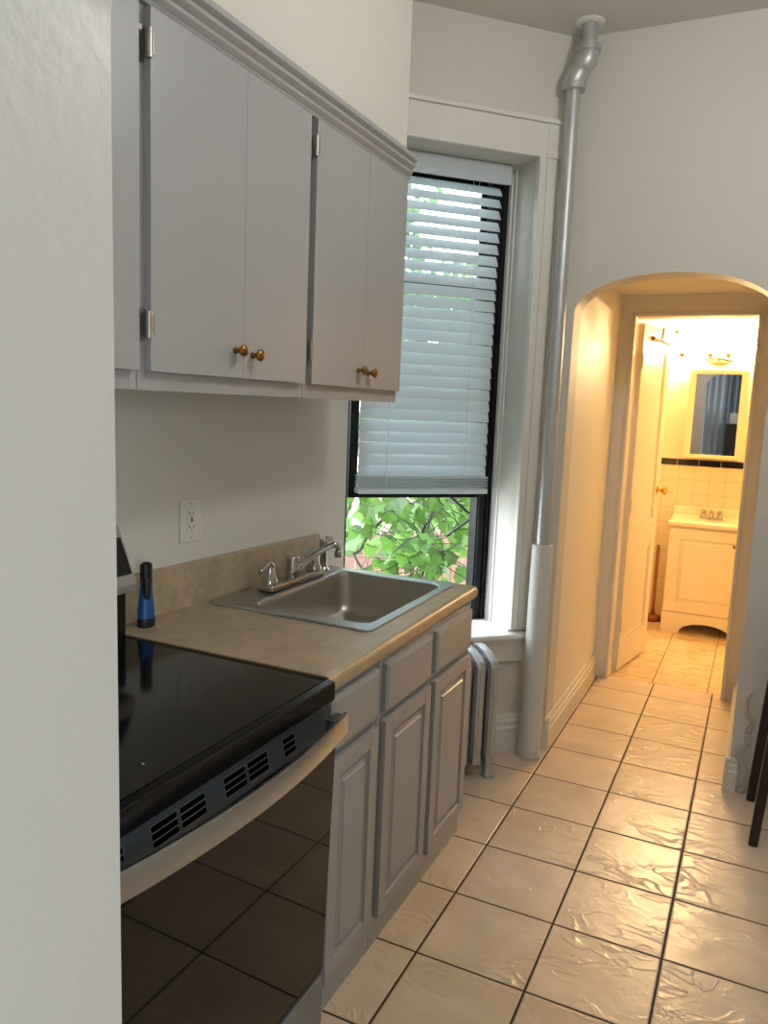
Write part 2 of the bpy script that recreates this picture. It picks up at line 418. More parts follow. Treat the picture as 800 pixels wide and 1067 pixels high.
# ------------------------------------------------------------------ window in the diagonal wall
def wbox(*a, **k): return MB().box(*a, **k).tf(MW)
win = thing('window_1', '', '', MW @ Vector((.41, .25, .56)))
del win['label'], win['category']; win['kind'] = 'structure'
w = MB(); w.box(-.016, .050, .215, .30, .56, 2.60, bev=.004); w.box(.685, .765, .225, .30, .56, 2.60, bev=.004); w.box(-.016, .765, .225, .30, .56, .595, bev=.003); w.box(-.016, .765, .225, .30, 2.57, 2.60)
w.box(.692, .70, .215, .225, .56, 2.57); w.box(.73, .74, .215, .225, .56, 2.57)
obj('window_frame', w.tf(MW), M['frame'], win)
w = MB(); s0, s1 = .062, .683
w.box(s0, s1, .245, .275, 1.142, 1.178, bev=.003); w.box(s0, s1, .245, .275, 2.085, 2.115, bev=.003); w.box(s0, s0+.04, .245, .275, 1.142, 2.115, bev=.003); w.box(s1-.03, s1, .245, .275, 1.142, 2.115, bev=.003)
sash = obj('lower_sash', w.tf(MW), M['frame'], win)
obj('pane', wbox(s0+.025, s1-.025, .258, .262, 1.175, 2.09), M['glass'], sash)
w = MB()
w.box(s0, s1, .278, .298, 1.60, 1.635, bev=.003); w.box(s0, s1, .278, .298, 2.54, 2.57, bev=.003); w.box(s0, s0+.03, .278, .298, 1.60, 2.57, bev=.003); w.box(s1-.03, s1, .278, .298, 1.60, 2.57, bev=.003)
sash = obj('upper_sash', w.tf(MW), M['frame'], win)
obj('pane', wbox(s0+.025, s1-.025, .286, .290, 1.63, 2.545), M['glass'], sash)
# casing, header, stops, stool and apron
w = MB()
for a, b, d in ((.762, .792, .030), (.792, .800, .022), (.800, .852, .024), (.852, .862, .028)): w.box(a, b, -d, 0, .575, 2.60, bev=.003)
struct('trim_5', w.tf(MW), M['trim'])
w = MB(); w.box(-.015, .862, -.026, 0, 2.60, 2.735, bev=.003); w.box(-.015, .870, -.038, 0, 2.735, 2.757, bev=.006); w.box(.796, .862, -.029, 0, 2.60, 2.735, bev=.002)
struct('trim_6', w.tf(MW), M['trim'])
w = MB(); w.box(.753, .766, .19, .222, .56, 2.60, bev=.004); w.box(.759, .766, .165, .19, .56, 2.60, bev=.004); w.box(-.014, .766, .19, .214, 2.575, 2.60, bev=.004)
struct('trim_7', w.tf(MW), M['trim'])
w = MB(); w.box(-.015, .868, -.055, .0, .535, .562, bev=.008); w.box(-.014, .764, -.01, .225, .545, .562, bev=.003)
struct('trim_8', w.tf(MW), M['trim'])
w = MB().prism([(0, .535), (-.040, .535), (-.036, .515), (-.028, .505), (-.026, .475), (-.020, .465), (-.020, .43), (-.010, .418), (0, .415)], 'x', .0, .862)
struct('trim_9', w.tf(MW), M['trim'])

# ------------------------------------------------------------------ venetian blind
bl = thing('venetian_blind', 'white horizontal slat blind lowered over the upper part of the black window', 'blind', MW @ Vector((.40, .18, 1.17)))
w = MB(); w.box(.075, .712, .135, .185, 2.535, 2.598, bev=.003); w.box(.068, .716, .122, .134, 2.515, 2.597, bev=.004)
obj('headrail', w.tf(MW), M['slat'], bl)
w = MB(); N = 26; ztop, zbot = 2.497, 1.272
for i in range(N):
    t = i/(N-1); z = ztop + (zbot-ztop)*t
    th = math.radians(52 + 22*min(1, t*1.9)); c, s_ = math.cos(th), math.sin(th)
    e = .0255; sg = random.uniform(-.0015, .0015)
    b = bmesh.new(); top = []; bot = []
    for j in range(7):
        q = -1 + 2*j/6; bowd = .0018*(1-q*q)
        y = .178 + q*e*c - bowd*s_; zz = z + q*e*s_ + bowd*c
        top.append(((y, zz+sg), (y + .0022*s_*.7, zz - .0022*c*.7 + sg)))
    def ring(x): return [b.verts.new((x, a[0], a[1])) for a, _ in top] + [b.verts.new((x, a[0], a[1])) for _, a in reversed(top)]
    r0, r1 = ring(.083), ring(.694)
    n = len(r0); b.faces.new(r0); b.faces.new(r1)
    for k in range(n): b.faces.new((r0[k], r0[(k+1) % n], r1[(k+1) % n], r1[k]))
    w.merge(b)
obj('slats', w.tf(MW), M['slat'], bl)
w = MB()
for i in range(6): w.box(.080, .698, .152, .206, 1.196 + i*.0085, 1.200 + i*.0085, bev=.0012)
w.box(.080, .698, .150, .208, 1.243, 1.2475, bev=.0015)
obj('gathered_slats', w.tf(MW), M['slat'], bl)
obj('bottom_rail', wbox(.078, .700, .150, .208, 1.170, 1.193, bev=.004), M['slat'], bl)
for sx in (.205, .575):
    w = MB()
    for dy in (.148, .208): w.tube([(sx, dy, 2.54), (sx, dy, 1.17)], .0011, 6)
    for i in range(N):
        z = ztop + (zbot-ztop)*i/(N-1); w.tube([(sx, .148, z-.02), (sx, .208, z+.02)], .0009, 5)
    for k in range(5): w.tube([(sx + random.uniform(-.02, .02), .146, 1.245 - .012*k), (sx + random.uniform(-.012, .012), .142, 1.236 - .012*k), (sx + random.uniform(-.02, .02), .146, 1.228 - .012*k)], .0013, 5)
    obj('ladder_cord', w.tf(MW), M['cord'], bl)

# ------------------------------------------------------------------ base cabinets
def raised_door(x, y0, y1, z0, z1, fr=.055):
    """raised-panel door front lying in a plane x = const, thickness towards -x"""
    w = MB(); t = .019; a = x - t
    w.box(a, x, y0, y0+fr, z0, z1, bev=.003); w.box(a, x, y1-fr, y1, z0, z1, bev=.003)
    w.box(a, x-.0004, y0+fr-.003, y1-fr+.003, z1-fr, z1, bev=.003); w.box(a, x-.0004, y0+fr-.003, y1-fr+.003, z0, z0+fr, bev=.003)
    w.box(a, x-.012, y0+fr-.01, y1-fr+.01, z0+fr-.01, z1-fr+.01)
    # bevelled raised field: groove, upright edge, slope, flat centre
    b = bmesh.new(); g = .010
    o_ = [(y0+fr+g, z0+fr+g), (y1-fr-g, z0+fr+g), (y1-fr-g, z1-fr-g), (y0+fr+g, z1-fr-g)]
    def ins(d): return [(o_[0][0]+d, o_[0][1]+d), (o_[1][0]-d, o_[1][1]+d), (o_[2][0]-d, o_[2][1]-d), (o_[3][0]+d, o_[3][1]-d)]
    L_ = [[b.verts.new((xx, *p)) for p in q] for xx, q in ((x-.013, o_), (x-.0125, ins(.004)), (x-.005, ins(.016)), (x-.001, ins(.0185)))]
    for A_, B2 in zip(L_, L_[1:]):
        for k in range(4):
            k2 = (k+1) % 4; b.faces.new((A_[k], A_[k2], B2[k2], B2[k]))
    b.faces.new(L_[-1]); b.faces.new(L_[0][::-1]); w.merge(b)
    # sloping inner edge of the frame
    c = bmesh.new(); e0 = [(y0+fr-.004, z0+fr-.004), (y1-fr+.004, z0+fr-.004), (y1-fr+.004, z1-fr+.004), (y0+fr-.004, z1-fr+.004)]
    e1 = [(y0+fr+.006, z0+fr+.006), (y1-fr-.006, z0+fr+.006), (y1-fr-.006, z1-fr-.006), (y0+fr+.006, z1-fr-.006)]
    v0 = [c.verts.new((x-.0035, *p)) for p in e0]; v1 = [c.verts.new((x-.0125, *p)) for p in e1]
    for k in range(4):
        k2 = (k+1) % 4; c.faces.new((v0[k], v0[k2], v1[k2], v1[k]))
    w.merge(c)
    return w
def slab_front(x, y0, y1, z0, z1):
    b = bmesh.new(); t = .019; s = .012
    o_ = [(y0, z0), (y1, z0), (y1, z1), (y0, z1)]; i_ = [(y0+s, z0+s), (y1-s, z0+s), (y1-s, z1-s), (y0+s, z1-s)]
    vb = [b.verts.new((x-t, *p)) for p in o_]; vm = [b.verts.new((x-.005, *p)) for p in o_]; vi = [b.verts.new((x, *p)) for p in i_]
    for k in range(4):
        k2 = (k+1) % 4; b.faces.new((vb[k], vb[k2], vm[k2], vm[k])); b.faces.new((vm[k], vm[k2], vi[k2], vi[k]))
    b.faces.new(vi); b.faces.new(vb[::-1]); w = MB(); w.merge(b); return w
def base_cab(name, label, y0, y1, cols):
    t = thing(name, label, 'cabinet', ((-1.2), (y0+y1)/2, 0), 'grey base cabinets along the counter')
    x = -.885; w = MB()
    xb = wallx(y0) + .004
    w.box(xb, x-.018, y0, y0+.016, .0, .868); w.box(xb, x-.018, y1-.016, y1, .0, .868); w.box(xb, x-.018, y0+.016, y1-.016, .08, .096); w.box(xb, xb+.006, y0+.016, y1-.016, .096, .868)
    obj('carcass', w, M['cab'], t)
    w = MB(); w.box(x-.018, x, y0, y1, 0, .105, bev=.001); w.box(x-.018, x, y0, y1, .838, .868); w.box(x-.018, x, y0, y1, .675, .722)
    edges = [y0] + [v for c in cols for v in (c[0]+.012, c[1]-.012)] + [y1]
    for a, b in zip(edges[::2], edges[1::2]): w.box(x-.0182, x+.0002, a, b, 0, .868)
    obj('face_frame', w, M['cab'], t)
    for c0, c1 in cols:
        obj('door', raised_door(-.866, c0, c1, .092, .686, .046), M['cab'], t, sharp=14)
        obj('drawer_front', slab_front(-.866, c0, c1, .712, .851), M['cab'], t, sharp=14)
    return t
base_cab('base_cabinet', 'narrow grey base cabinet with one drawer and door, next to the stove', 1.556, 1.858, [(1.578, 1.838)])
base_cab('sink_cabinet', 'grey base cabinet under the sink with two doors below two drawer fronts', 1.860, 2.602, [(1.885, 2.216), (2.252, 2.586)])

# ------------------------------------------------------------------ countertop
ct = thing('countertop', 'tan mottled laminate countertop with backsplash holding the steel sink', 'countertop', (-1.2, 2.1, .875))
y0, y1 = 1.5535, 2.668; xf0, xf1 = -.861, -.884
b0 = lambda y: wallx(y) + .019
# top with a hole for the sink bowl
def frontx(y): return xf0 + (xf1-xf0)*(y-y0)/(y1-y0)
def slab(poly, z0, z1): return MB().prism(poly, 'z', z0, z1)
hx0, hx1, hy0, hy1 = -1.44, -.965, 1.96, 2.62
w = MB()
w.prism([(b0(y0), y0), (frontx(y0)-.02, y0), (frontx(hy0)-.02, hy0), (b0(hy0), hy0)], 'z', .877, .915)
w.prism([(b0(hy1), hy1), (frontx(hy1)-.02, hy1), (frontx(y1)-.02, y1), (b0(y1), y1)], 'z', .877, .915)
w.prism([(hx1, hy0), (frontx(hy0)-.02, hy0), (frontx(hy1)-.02, hy1), (hx1, hy1)], 'z', .877, .915)
w.prism([(b0(hy0), hy0), (hx0, hy0), (hx0, hy1), (b0(hy1), hy1)], 'z', .877, .915)
# rounded front nose
b = bmesh.new(); prof = [(0, .915), (.012, .9135), (.0195, .908), (.0225, .898), (.022, .884), (.017, .874), (.008, .870), (0, .870)]
ra = [b.verts.new((frontx(y0)-.02+p-.001, y0, q)) for p, q in prof]; rb = [b.verts.new((frontx(y1)-.02+p-.001, y1, q)) for p, q in prof]
n = len(prof); b.faces.new(ra); b.faces.new(rb)
for k in range(n): b.faces.new((ra[k], ra[(k+1) % n], rb[(k+1) % n], rb[k]))
w.merge(b)
obj('worktop', w, M['counter'], ct)
w = MB(); b = bmesh.new()
prof = [(0, .880), (.019, .880), (.019, 1.038), (.016, 1.047), (.010, 1.050), (0, 1.050)]
yb1 = 2.60
ra = [b.verts.new((wallx(y0)+p+.0005, y0, q)) for p, q in prof]; rb = [b.verts.new((wallx(yb1)+p+.0005, yb1, q)) for p, q in prof]
n = len(prof); b.faces.new(ra); b.faces.new(rb)
for k in range(n): b.faces.new((ra[k], ra[(k+1) % n], rb[(k+1) % n], rb[k]))
w.merge(b); obj('backsplash', w, M['counter'], ct)
w = MB().prism([(b0(y0)+.002, .878), (frontx(y0)-.012, .878), (frontx(y0)-.004, .885), (frontx(y0)-.004, .905), (frontx(y0)-.012, .9115), (b0(y0)+.002, .9115)], 'y', y0-.0012, y0+.0003)
o = obj('cut_edge', w, M['counter_core'], ct); o['label'] = 'dark raw laminate edge beside the stove'

# ------------------------------------------------------------------ sink
def bil(u, v, q):      # bilinear in quad (back-near, front-near, front-far, back-far)
    a = Vector(q[0])*(1-u) + Vector(q[1])*u; b_ = Vector(q[3])*(1-u) + Vector(q[2])*u
    return a*(1-v) + b_*v
def rloop(q, r, n=6):
    """rounded quad"""
    q = [Vector(p) for p in q]; out = []
    for i in range(4):
        p, a, c = q[i], q[i-1], q[(i+1) % 4]
        d0 = (a-p).normalized()*r; d1 = (c-p).normalized()*r
        for k in range(n+1):
            t = k/n; out.append((p+d0)*(1-t)**2 + p*2*t*(1-t) + (p+d1)*t**2)
    return out
def inset(q, d):
    c = sum((Vector(p) for p in q), Vector((0, 0)))/4
    return [Vector(p) + Vector(((d if p[0] < c.x else -d), (d if p[1] < c.y else -d))) for p in q]
rim = [(-1.530, 1.932), (-.948, 1.922), (-.955, 2.655), (-1.485, 2.640)]
bowl = [(-1.388, 1.985), (-.985, 1.990), (-.992, 2.592), (-1.405, 2.588)]
sk = thing('kitchen_sink', 'single bowl stainless steel sink set in the tan counter by the window', 'sink', (-1.2, 2.28, .76))
b = bmesh.new()
def ringv(loop, z): return [b.verts.new((p.x, p.y, z)) for p in loop]
def bridge(A, B_):
    n = len(A)
    for k in range(n): b.faces.new((A[k], A[(k+1) % n], B_[(k+1) % n], B_[k]))
r_ = [ringv(rloop(rim, .03), .9155), ringv(rloop(rim, .03), .9185), ringv(rloop(inset(rim, .006), .028), .9215), ringv(rloop(inset(rim, .014), .026), .9205), ringv(rloop(inset(bowl, -.014), .058), .9205), ringv(rloop(inset(bowl, -.008), .055), .9215), ringv(rloop(bowl, .05), .918)]
for A, B_ in zip(r_, r_[1:]): bridge(A, B_)
w = MB(); w.merge(b); obj('rim', w, M['steel'], sk)
b = bmesh.new()
r_ = [ringv(rloop(bowl, .05), .9175), ringv(rloop(inset(bowl, .004), .05), .905), ringv(rloop(inset(bowl, .014), .055), .80), ringv(rloop(inset(bowl, .022), .06), .775), ringv(rloop(inset(bowl, .045), .06), .760), ringv(rloop(inset(bowl, .09), .05), .755)]
for A, B_ in zip(r_, r_[1:]): bridge(A, B_)
b.faces.new(r_[-1]); w = MB(); w.merge(b); obj('basin', w, M['basin'], sk)
obj('drain', MB().lathe([(.0, .001), (.03, .001), (.033, .004), (.042, .005), (.043, .003)], (-1.2, 2.29, .755)), M['chrome'], sk)

# ------------------------------------------------------------------ kitchen faucet
fa = thing('faucet', 'chrome two handle kitchen faucet with side sprayer behind the sink bowl', 'faucet', (-1.445, 2.31, .921))
def oval(x0, x1, y0, y1, z0, z1, bev): return MB().box(x0, x1, y0, y1, z0, z1, bev=bev, seg=4)
w = oval(-1.478, -1.412, 2.130, 2.480, .921, .947, .011); obj('base_plate', w, M['chrome'], fa)
obj('spout_body', MB().lathe([(.026, .0), (.026, .03), (.023, .036), (.023, .066), (.020, .071), (.0, .073)], (-1.445, 2.302, .945)), M['chrome'], fa)
sp = []
P0, P1 = Vector((-1.435, 2.318, .968)), Vector((-1.335, 2.395, 1.058))
for t in range(9):
    q = t/8; p = P0.lerp(P1, q); p.z += .010*math.sin(PI*q); sp.append(p)
d = Vector((.8, .6, 0)).normalized()
for k in range(1, 7):
    a = k/6*PI/2; sp.append(P1 + d*(.018*math.sin(a)) + Vector((0, 0, -.018*(1-math.cos(a)))))
sp.append(sp[-1] + Vector((0, 0, -.012)))
w = MB().tube(sp, [.012]*9 + [.011]*7, 12); w.lathe([(.0, 0), (.0125, .0), (.0135, .004), (.0135, .02), (.011, .024)], sp[-1] - Vector((0, 0, .016)), n=14)
obj('spout', w, M['chrome'], fa)
for yy, sg in ((2.160, -1), (2.448, 1)):
    w = MB().lathe([(.028, 0), (.028, .014), (.023, .022), (.019, .045), (.015, .062), (.0, .068)], (-1.445, yy, .944), n=18)
    w.tube([(-1.445, yy+.010, .985), (-1.443, yy+.002, 1.008), (-1.440, yy-.018, 1.019), (-1.436, yy-.045, 1.013), (-1.433, yy-.066, 1.004), (-1.432, yy-.074, .999)], [.016, .015, .012, .010, .0115, .009], 12)
    obj('handle', w, M['chrome'], fa)
w = MB().lathe([(.024, 0), (.022, .008), (.016, .014), (.0135, .022), (.0135, .075), (.0165, .092), (.0175, .115), (.013, .122), (0, .124)], (-1.462, 2.548, .9215), n=16)
w.tube([(-1.462, 2.548, 1.030), (-1.455, 2.562, 1.039), (-1.450, 2.580, 1.037)], [.0135, .0145, .012], 12)
obj('sprayer', w, M['chrome'], fa)

# ------------------------------------------------------------------ outlet on the counter wall
wn_ = Vector((1, -WS, 0)).normalized(); wt = Vector((WS, 1, 0)).normalized()
def MWall(y, z):
    p = Vector((wallx(y), y, z))
    return Matrix(((wt.x, wn_.x, 0, p.x), (wt.y, wn_.y, 0, p.y), (0, 0, 1, p.z), (0, 0, 0, 1)))   # (along wall, out of wall, up)
mo = MWall(1.898, 1.178)
ol = thing('wall_outlet', 'white outlet plate on the wall above the backsplash', 'outlet', mo @ Vector((0, 0, -.066)))
w = MB().box(-.046, .046, .0, .006, -.066, .066, bev=.003); obj('cover_plate', w.tf(mo), M['plate'], ol)
w = MB().box(-.0185, .0185, .006, .0085, -.040, .040, bev=.002); rc = obj('receptacle', w.tf(mo), M['plate'], ol)
w = MB()
for zz in (.024, -.018):
    w.box(-.010, -.0075, .0086, .009, zz-.004, zz+.005); w.box(.0065, .009, .0086, .009, zz-.004, zz+.005); w.box(-.0025, .0025, .0086, .009, zz-.013, zz-.009)
w.box(-.006, .006, .0085, .0095, -.003, .001); w.box(-.006, .006, .0085, .0095, .004, .008)
obj('slots', w.tf(mo), M['slot'], rc)
for zz in (.053, -.053): obj('screw', MB().lathe([(.0, .0015), (.003, .001), (.003, 0)], (0, .0055, zz), (0, 1, 0), n=10).tf(mo), M['hinge'], ol)

# ------------------------------------------------------------------ blue and black device on the counter
dv = thing('handheld_device', 'small upright blue device with black grip and base on the counter by the stove', 'device', (-1.505, 1.640, .915))
O = (-1.505, 1.640, .915)
obj('base', MB().lathe([(.0, 0), (.025, .0), (.0275, .004), (.027, .024), (.0265, .026)], O, n=24, sx=.8), M['plastic_black'], dv)
obj('body', MB().lathe([(.0262, .026), (.0255, .045), (.022, .075), (.0195, .10), (.0185, .118), (.018, .13)], O, n=24, sx=.8), M['plastic_blue'], dv)
w = MB().lathe([(.0178, .128), (.0178, .150), (.0185, .168), (.017, .177), (.010, .182), (0, .183)], O, n=24, sx=.85)
w.tube([(O[0]+.008, O[1]-.008, .915+.075), (O[0]+.010, O[1]-.009, .915+.095), (O[0]+.006, O[1]-.006, .915+.14)], [.006, .0115, .014], 12)
obj('grip', w, M['plastic_black'], dv)

# ------------------------------------------------------------------ stove
st = thing('stove', 'black electric range with glass cooktop and steel bar handle below left counter', 'stove', (-1.2, 1.17, 0))
sy0, sy1 = .786, 1.547; xf = -.866
xb = -1.56
w = MB(); w.box(xb, xf-.022, sy0, sy1, .02, .862, bev=.003)
for yy in (sy0+.05, sy1-.05):
    for xx in (xb+.06, xf-.08): w.lathe([(.02, 0), (.018, .021)], (xx, yy, 0), n=12)
obj('body', w, M['plastic_black'], st)
w = MB().prism([(xb, .862), (-.850, .862), (-.846, .866), (-.846, .906), (-.849, .910), (-.866, .9115), (-.872, .909), (xb, .909)], 'y', sy0, sy1, bev=.001)
ck = obj('cooktop', w, M['black'], st, smooth=False)
obj('glass', box(xb+.05, -.872, sy0+.012, sy1-.012, .905, .9105, bev=.001), M['blackglass'], ck)
o = obj('indicator', MB().lathe([(.0, .0006), (.0022, .0005), (.0022, 0)], (-.93, 1.005, .9105), n=10), M['plate'], ck); o['label'] = 'tiny white dot on the black glass'
# vent strip below the cooktop
vx = -.862
w = MB().prism([(xf-.03, .786), (vx+.012, .786), (vx+.012, .800), (vx, .852), (xf-.03, .852)], 'y', sy0+.004, sy1-.004, bev=.001)
vp = obj('vent_panel', w, M['darkmetal'], st)
def slope_x(z): return vx + .012*(.852-z)/.052
for (a, b_) in ((.815, .88), (.945, 1.008), (1.018, 1.084), (1.142, 1.208), (1.218, 1.284), (1.345, 1.388)):
    w = MB().prism([(slope_x(.803)-.003, .803), (slope_x(.803)+.0005, .803), (slope_x(.8415)+.0005, .8415), (slope_x(.8415)-.003, .8415)], 'y', a-.0025, b_+.0025)
    obj('vent_grille', w, M['slotedge'], vp)
    for zz in (.8095, .8222, .835):
        w = MB().prism([(slope_x(zz)-.004, zz-.0047), (slope_x(zz-.0047)+.0011, zz-.0047), (slope_x(zz+.0047)+.0011, zz+.0047), (slope_x(zz)-.004, zz+.0047)], 'y', a, b_)
        obj('vent_slot', w, M['slot'], vp)
# oven door, window, handle
od = obj('oven_door', box(xf-.022, xf+.012, sy0+.004, sy1-.004, .172, .785, bev=.003), M['black'], st)
obj('oven_glass', MB().prism([(xf+.010, .178), (xf+.0135, .178), (xf+.030, .781), (xf+.027, .784), (xf+.010, .784)], 'y', sy0+.006, sy1-.006, bev=.0004), M['ovenglass'], od, smooth=False)
# bowed bar
b = bmesh.new(); n = 25; rings = []
ha, hb = .800, 1.534
for i in range(n):
    t = i/(n-1); y = ha + (hb-ha)*t; bow = -.802 + .034*(1-(2*t-1)**2)
    zt, zb = .846, .796
    rings.append([b.verts.new((bow + dx, y, z)) for dx, z in ((-.012, zt), (-.003, zt+.002), (0, zt-.004), (.001, (zt+zb)/2), (0, zb+.004), (-.003, zb), (-.012, zb+.001))])
for i in range(n-1):
    for k in range(7): b.faces.new((rings[i][k], rings[i][(k+1) % 7], rings[i+1][(k+1) % 7], rings[i+1][k]))
b.faces.new(rings[0]); b.faces.new(rings[-1]); w = MB(); w.merge(b)
hd = obj('handle', w, M['steel'], od)
for (a, b_) in ((ha, ha+.05), (hb-.05, hb)):
    w = MB().prism([(xf+.031, a), (-.808, a), (-.806, b_), (xf+.031, b_)], 'z', .800, .842, bev=.003)
    obj('handle_mount', w, M['darkmetal'], hd)
obj('storage_drawer', box(xf-.022, xf+.014, sy0+.004, sy1-.004, .028, .160, bev=.003), M['drawer'], st)
# backguard
bgx = -1.475
w = MB().prism([(xb, .905), (-1.50, .905), (-1.50, 1.045), (-1.425, 1.052), (-1.418, 1.075), (-1.478, 1.215), (-1.49, 1.225), (xb, 1.225)], 'y', sy0, sy1-.035, bev=.004)
bg = obj('backguard', w, M['panelsteel'], st)
w = MB()
for k, (a, b_) in enumerate(((1.38, 1.50), (.95, 1.25))):
    p0, p1 = Vector((-1.4255, 0, 1.10)), Vector((-1.4645, 0, 1.19)); nn = Vector((.919, 0, .394))*.002
    w.prism([tuple((p0+nn).xz), tuple((p1+nn).xz), tuple((p1-nn).xz), tuple((p0-nn).xz)], 'y', a, b_)
obj('control_display', w, M['blackglass'], bg)
for yy in (.84, .90, 1.30, 1.345):
    w = MB().lathe([(.022, 0), (.020, .022), (.016, .026), (0, .026)], (-1.447, yy, 1.148), (.919, 0, .394), n=20)
    obj('control_knob', w, M['plastic_black'], bg)
obj('rear_riser', box(-1.498, -1.478, sy0, sy1-.012, .909, 1.046, bev=.004), M['black'], st)

# ------------------------------------------------------------------ wall cabinets
def hinge(y, z, parent):
    w = MB(); w.tube([(-1.151, y-.004, z-.027), (-1.151, y-.004, z+.027)], .0072, 10); w.box(-1.1695, -1.1655, y-.026, y, z-.034, z+.034, bev=.001); w.box(-1.1512, -1.1485, y, y+.012, z-.02, z+.02, bev=.001)
    return obj('hinge', w, M['hinge'], parent)
def knob(y, z, parent):
    w = MB().lathe([(.008, 0), (.0085, .003), (.0055, .007), (.0055, .014), (.011, .019), (.0145, .024), (.0145, .027), (.011, .031), (.006, .0325), (0, .033)], (-1.150, y, z), (1, 0, 0), n=20)
    return obj('knob', w, M['brass'], parent)
def wall_cab(label, y0, y1, doors):
    t = thing('wall_cabinet', label, 'cabinet', (-1.34, (y0+y1)/2, 1.565), 'grey wall cabinets in a row')
    xb = wallx(y1)-.004; w = MB()
    w.box(xb, -1.188, y0, y0+.016, 1.570, 2.372); w.box(xb, -1.188, y1-.016, y1, 1.570, 2.372); w.box(xb, -1.188, y0+.016, y1-.016, 1.572, 1.588); w.box(xb, -1.188, y0+.016, y1-.016, 2.356, 2.372)
    obj('carcass', w, M['cab'], t)
    w = MB(); w.box(-1.188, -1.170, y0, y1, 1.565, 1.628); w.box(-1.188, -1.170, y0, y1, 2.275, 2.372)
    ed = [y0, doors[0][0]+.012, doors[-1][1]-.012, y1]
    w.box(-1.1882, -1.1698, ed[0], ed[1], 1.565, 2.372); w.box(-1.1882, -1.1698, ed[2], ed[3], 1.565, 2.372)
    obj('face_frame', w, M['cab'], t)
    for (a, b_, hs, kz) in doors:
        d = obj('door', box(-1.1695, -1.150, a, b_, 1.604, 2.306, bev=.0015), M['cab'], t)
        if kz: knob(b_-.034 if hs < 0 else a+.034, kz, d)
        for z in (1.698, 2.236):
            if hs < 0: hinge(a - .001, z, d)
    return t
wall_cab('grey wall cabinet at far left, mostly behind the white wall edge', .786, 1.246, [(.82, 1.236, 0, None)])
wall_cab('grey wall cabinet with two doors and brass knobs, above outlet', 1.248, 1.888, [(1.268, 1.5877, -1, 1.668), (1.5883, 1.876, 1, 1.662)])
wall_cab('grey wall cabinet with two doors and brass knobs, nearest the window', 1.890, 2.506, [(1.908, 2.2152, -1, 1.657), (2.2158, 2.498, 1, 1.652)])
cr = MB().prism([(-1.170, 2.310), (-1.158, 2.310), (-1.155, 2.315), (-1.158, 2.320), (-1.153, 2.323), (-1.147, 2.330), (-1.147, 2.337), (-1.151, 2.340), (-1.146, 2.343), (-1.138, 2.350), (-1.137, 2.358), (-1.141, 2.361), (-1.134, 2.364), (-1.128, 2.369), (-1.128, 2.382), (-1.170, 2.382)], 'y', .786, 2.522)
struct('trim_10', cr, M['cab'], sharp=20)

# ------------------------------------------------------------------ radiator under the window
rd = thing('radiator', 'silver painted column radiator standing under the window behind the counter end', 'radiator', MW @ Vector((.4, -.15, 0)))
nsec = 6
for i in range(nsec):
    s = .578 - i*.062; end = i in (0, nsec-1)
    w = MB(); hw = .019; z0 = .0 if end else .068; zt = .535
    # shoulders: sloping top and bottom cross bars, two columns
    for (d0, d1) in ((-.252, -.205), (-.182, -.135), (-.110, -.060)):
        if i == 0 and d0 < -.2:
            w.prism([(d0+.004, .0), (d1-.006, .0), (d1, .06), (d1, zt-.04), (d0, zt-.04), (d0, .06)], 'x', s-hw, s+hw, bev=.009, seg=3)
            w.box(s-.021, s+.021, d0-.002, d1-.002, 0, .014, bev=.004)
        else: w.box(s-hw, s+hw, d0, d1, .07, zt-.04, bev=.007, seg=2)
        w.box(s-.006, s+.006, d0-.005, d1+.005, .10, zt-.06, bev=.002); w.box(s-hw-.003, s+hw+.003, d0+.016, d1-.016, .10, zt-.06, bev=.002)
    w.prism([(-.252, zt-.095), (-.254, zt-.045), (-.240, zt-.022), (-.17, zt+.004), (-.11, zt+.014), (-.075, zt+.008), (-.060, zt-.015), (-.060, zt-.075)], 'x', s-hw, s+hw, bev=.006, seg=2)
    w.prism([(-.256, zt-.060), (-.245, zt-.020), (-.17, zt+.009), (-.11, zt+.018), (-.11, zt-.01), (-.24, zt-.05)], 'x', s-.007, s+.007, bev=.002)
    w.box(s-hw, s+hw, -.250, -.062, .062, .110, bev=.010, seg=3)
    if end:
        w.box(s-.016, s+.016, -.102, -.066, 0, .09, bev=.005)
        if i: w.box(s-.016, s+.016, -.246, -.210, 0, .09, bev=.005)
    obj('section', w.tf(MW), M['silver'], rd)
for z in (.092, .492): obj('connecting_tube', MB().tube([(.24, -.157, z), (.60, -.157, z)], .021, 16).tf(MW), M['silver'], rd)

# ------------------------------------------------------------------ heating pipe in the corner
pp = thing('riser_pipe', 'silver vertical heating pipe with offset elbows running up to the ceiling', 'pipe', (-.828, 3.365, 0))
px, py = -.826, 3.362
obj('pipe_run', MB().tube([(px, py, .02), (px, py, 2.88)], .0285, 24), M['silver'], pp)
A = Vector((px, py, 2.885)); B_ = Vector((px+.050, py-.004, 2.975))
mid = (A+B_)/2; dd_ = (B_-A).normalized()
w = MB()
w.tube([A+Vector((0, 0, -.030)), A+Vector((0, 0, -.004)), A+Vector((.006, 0, .016)), mid-dd_*.010, mid+dd_*.002], [.040, .043, .045, .043, .036], 24)
w.tube([A+Vector((0, 0, -.036)), A+Vector((0, 0, -.010))], .0475, 24)
obj('elbow', w, M['silver'], pp)
w = MB()
w.tube([mid-dd_*.002, mid+dd_*.010, B_+Vector((-.006, 0, -.016)), B_+Vector((0, 0, .004)), B_+Vector((0, 0, .03))], [.034, .042, .045, .043, .040], 24)
w.tube([B_+Vector((0, 0, .010)), B_+Vector((0, 0, .036))], .0475, 24)
obj('elbow', w, M['silver'], pp)
obj('upper_pipe', MB().tube([B_+Vector((0, 0, .02)), Vector((B_.x, B_.y, CEIL+.002))], .0285, 20), M['silver'], pp)
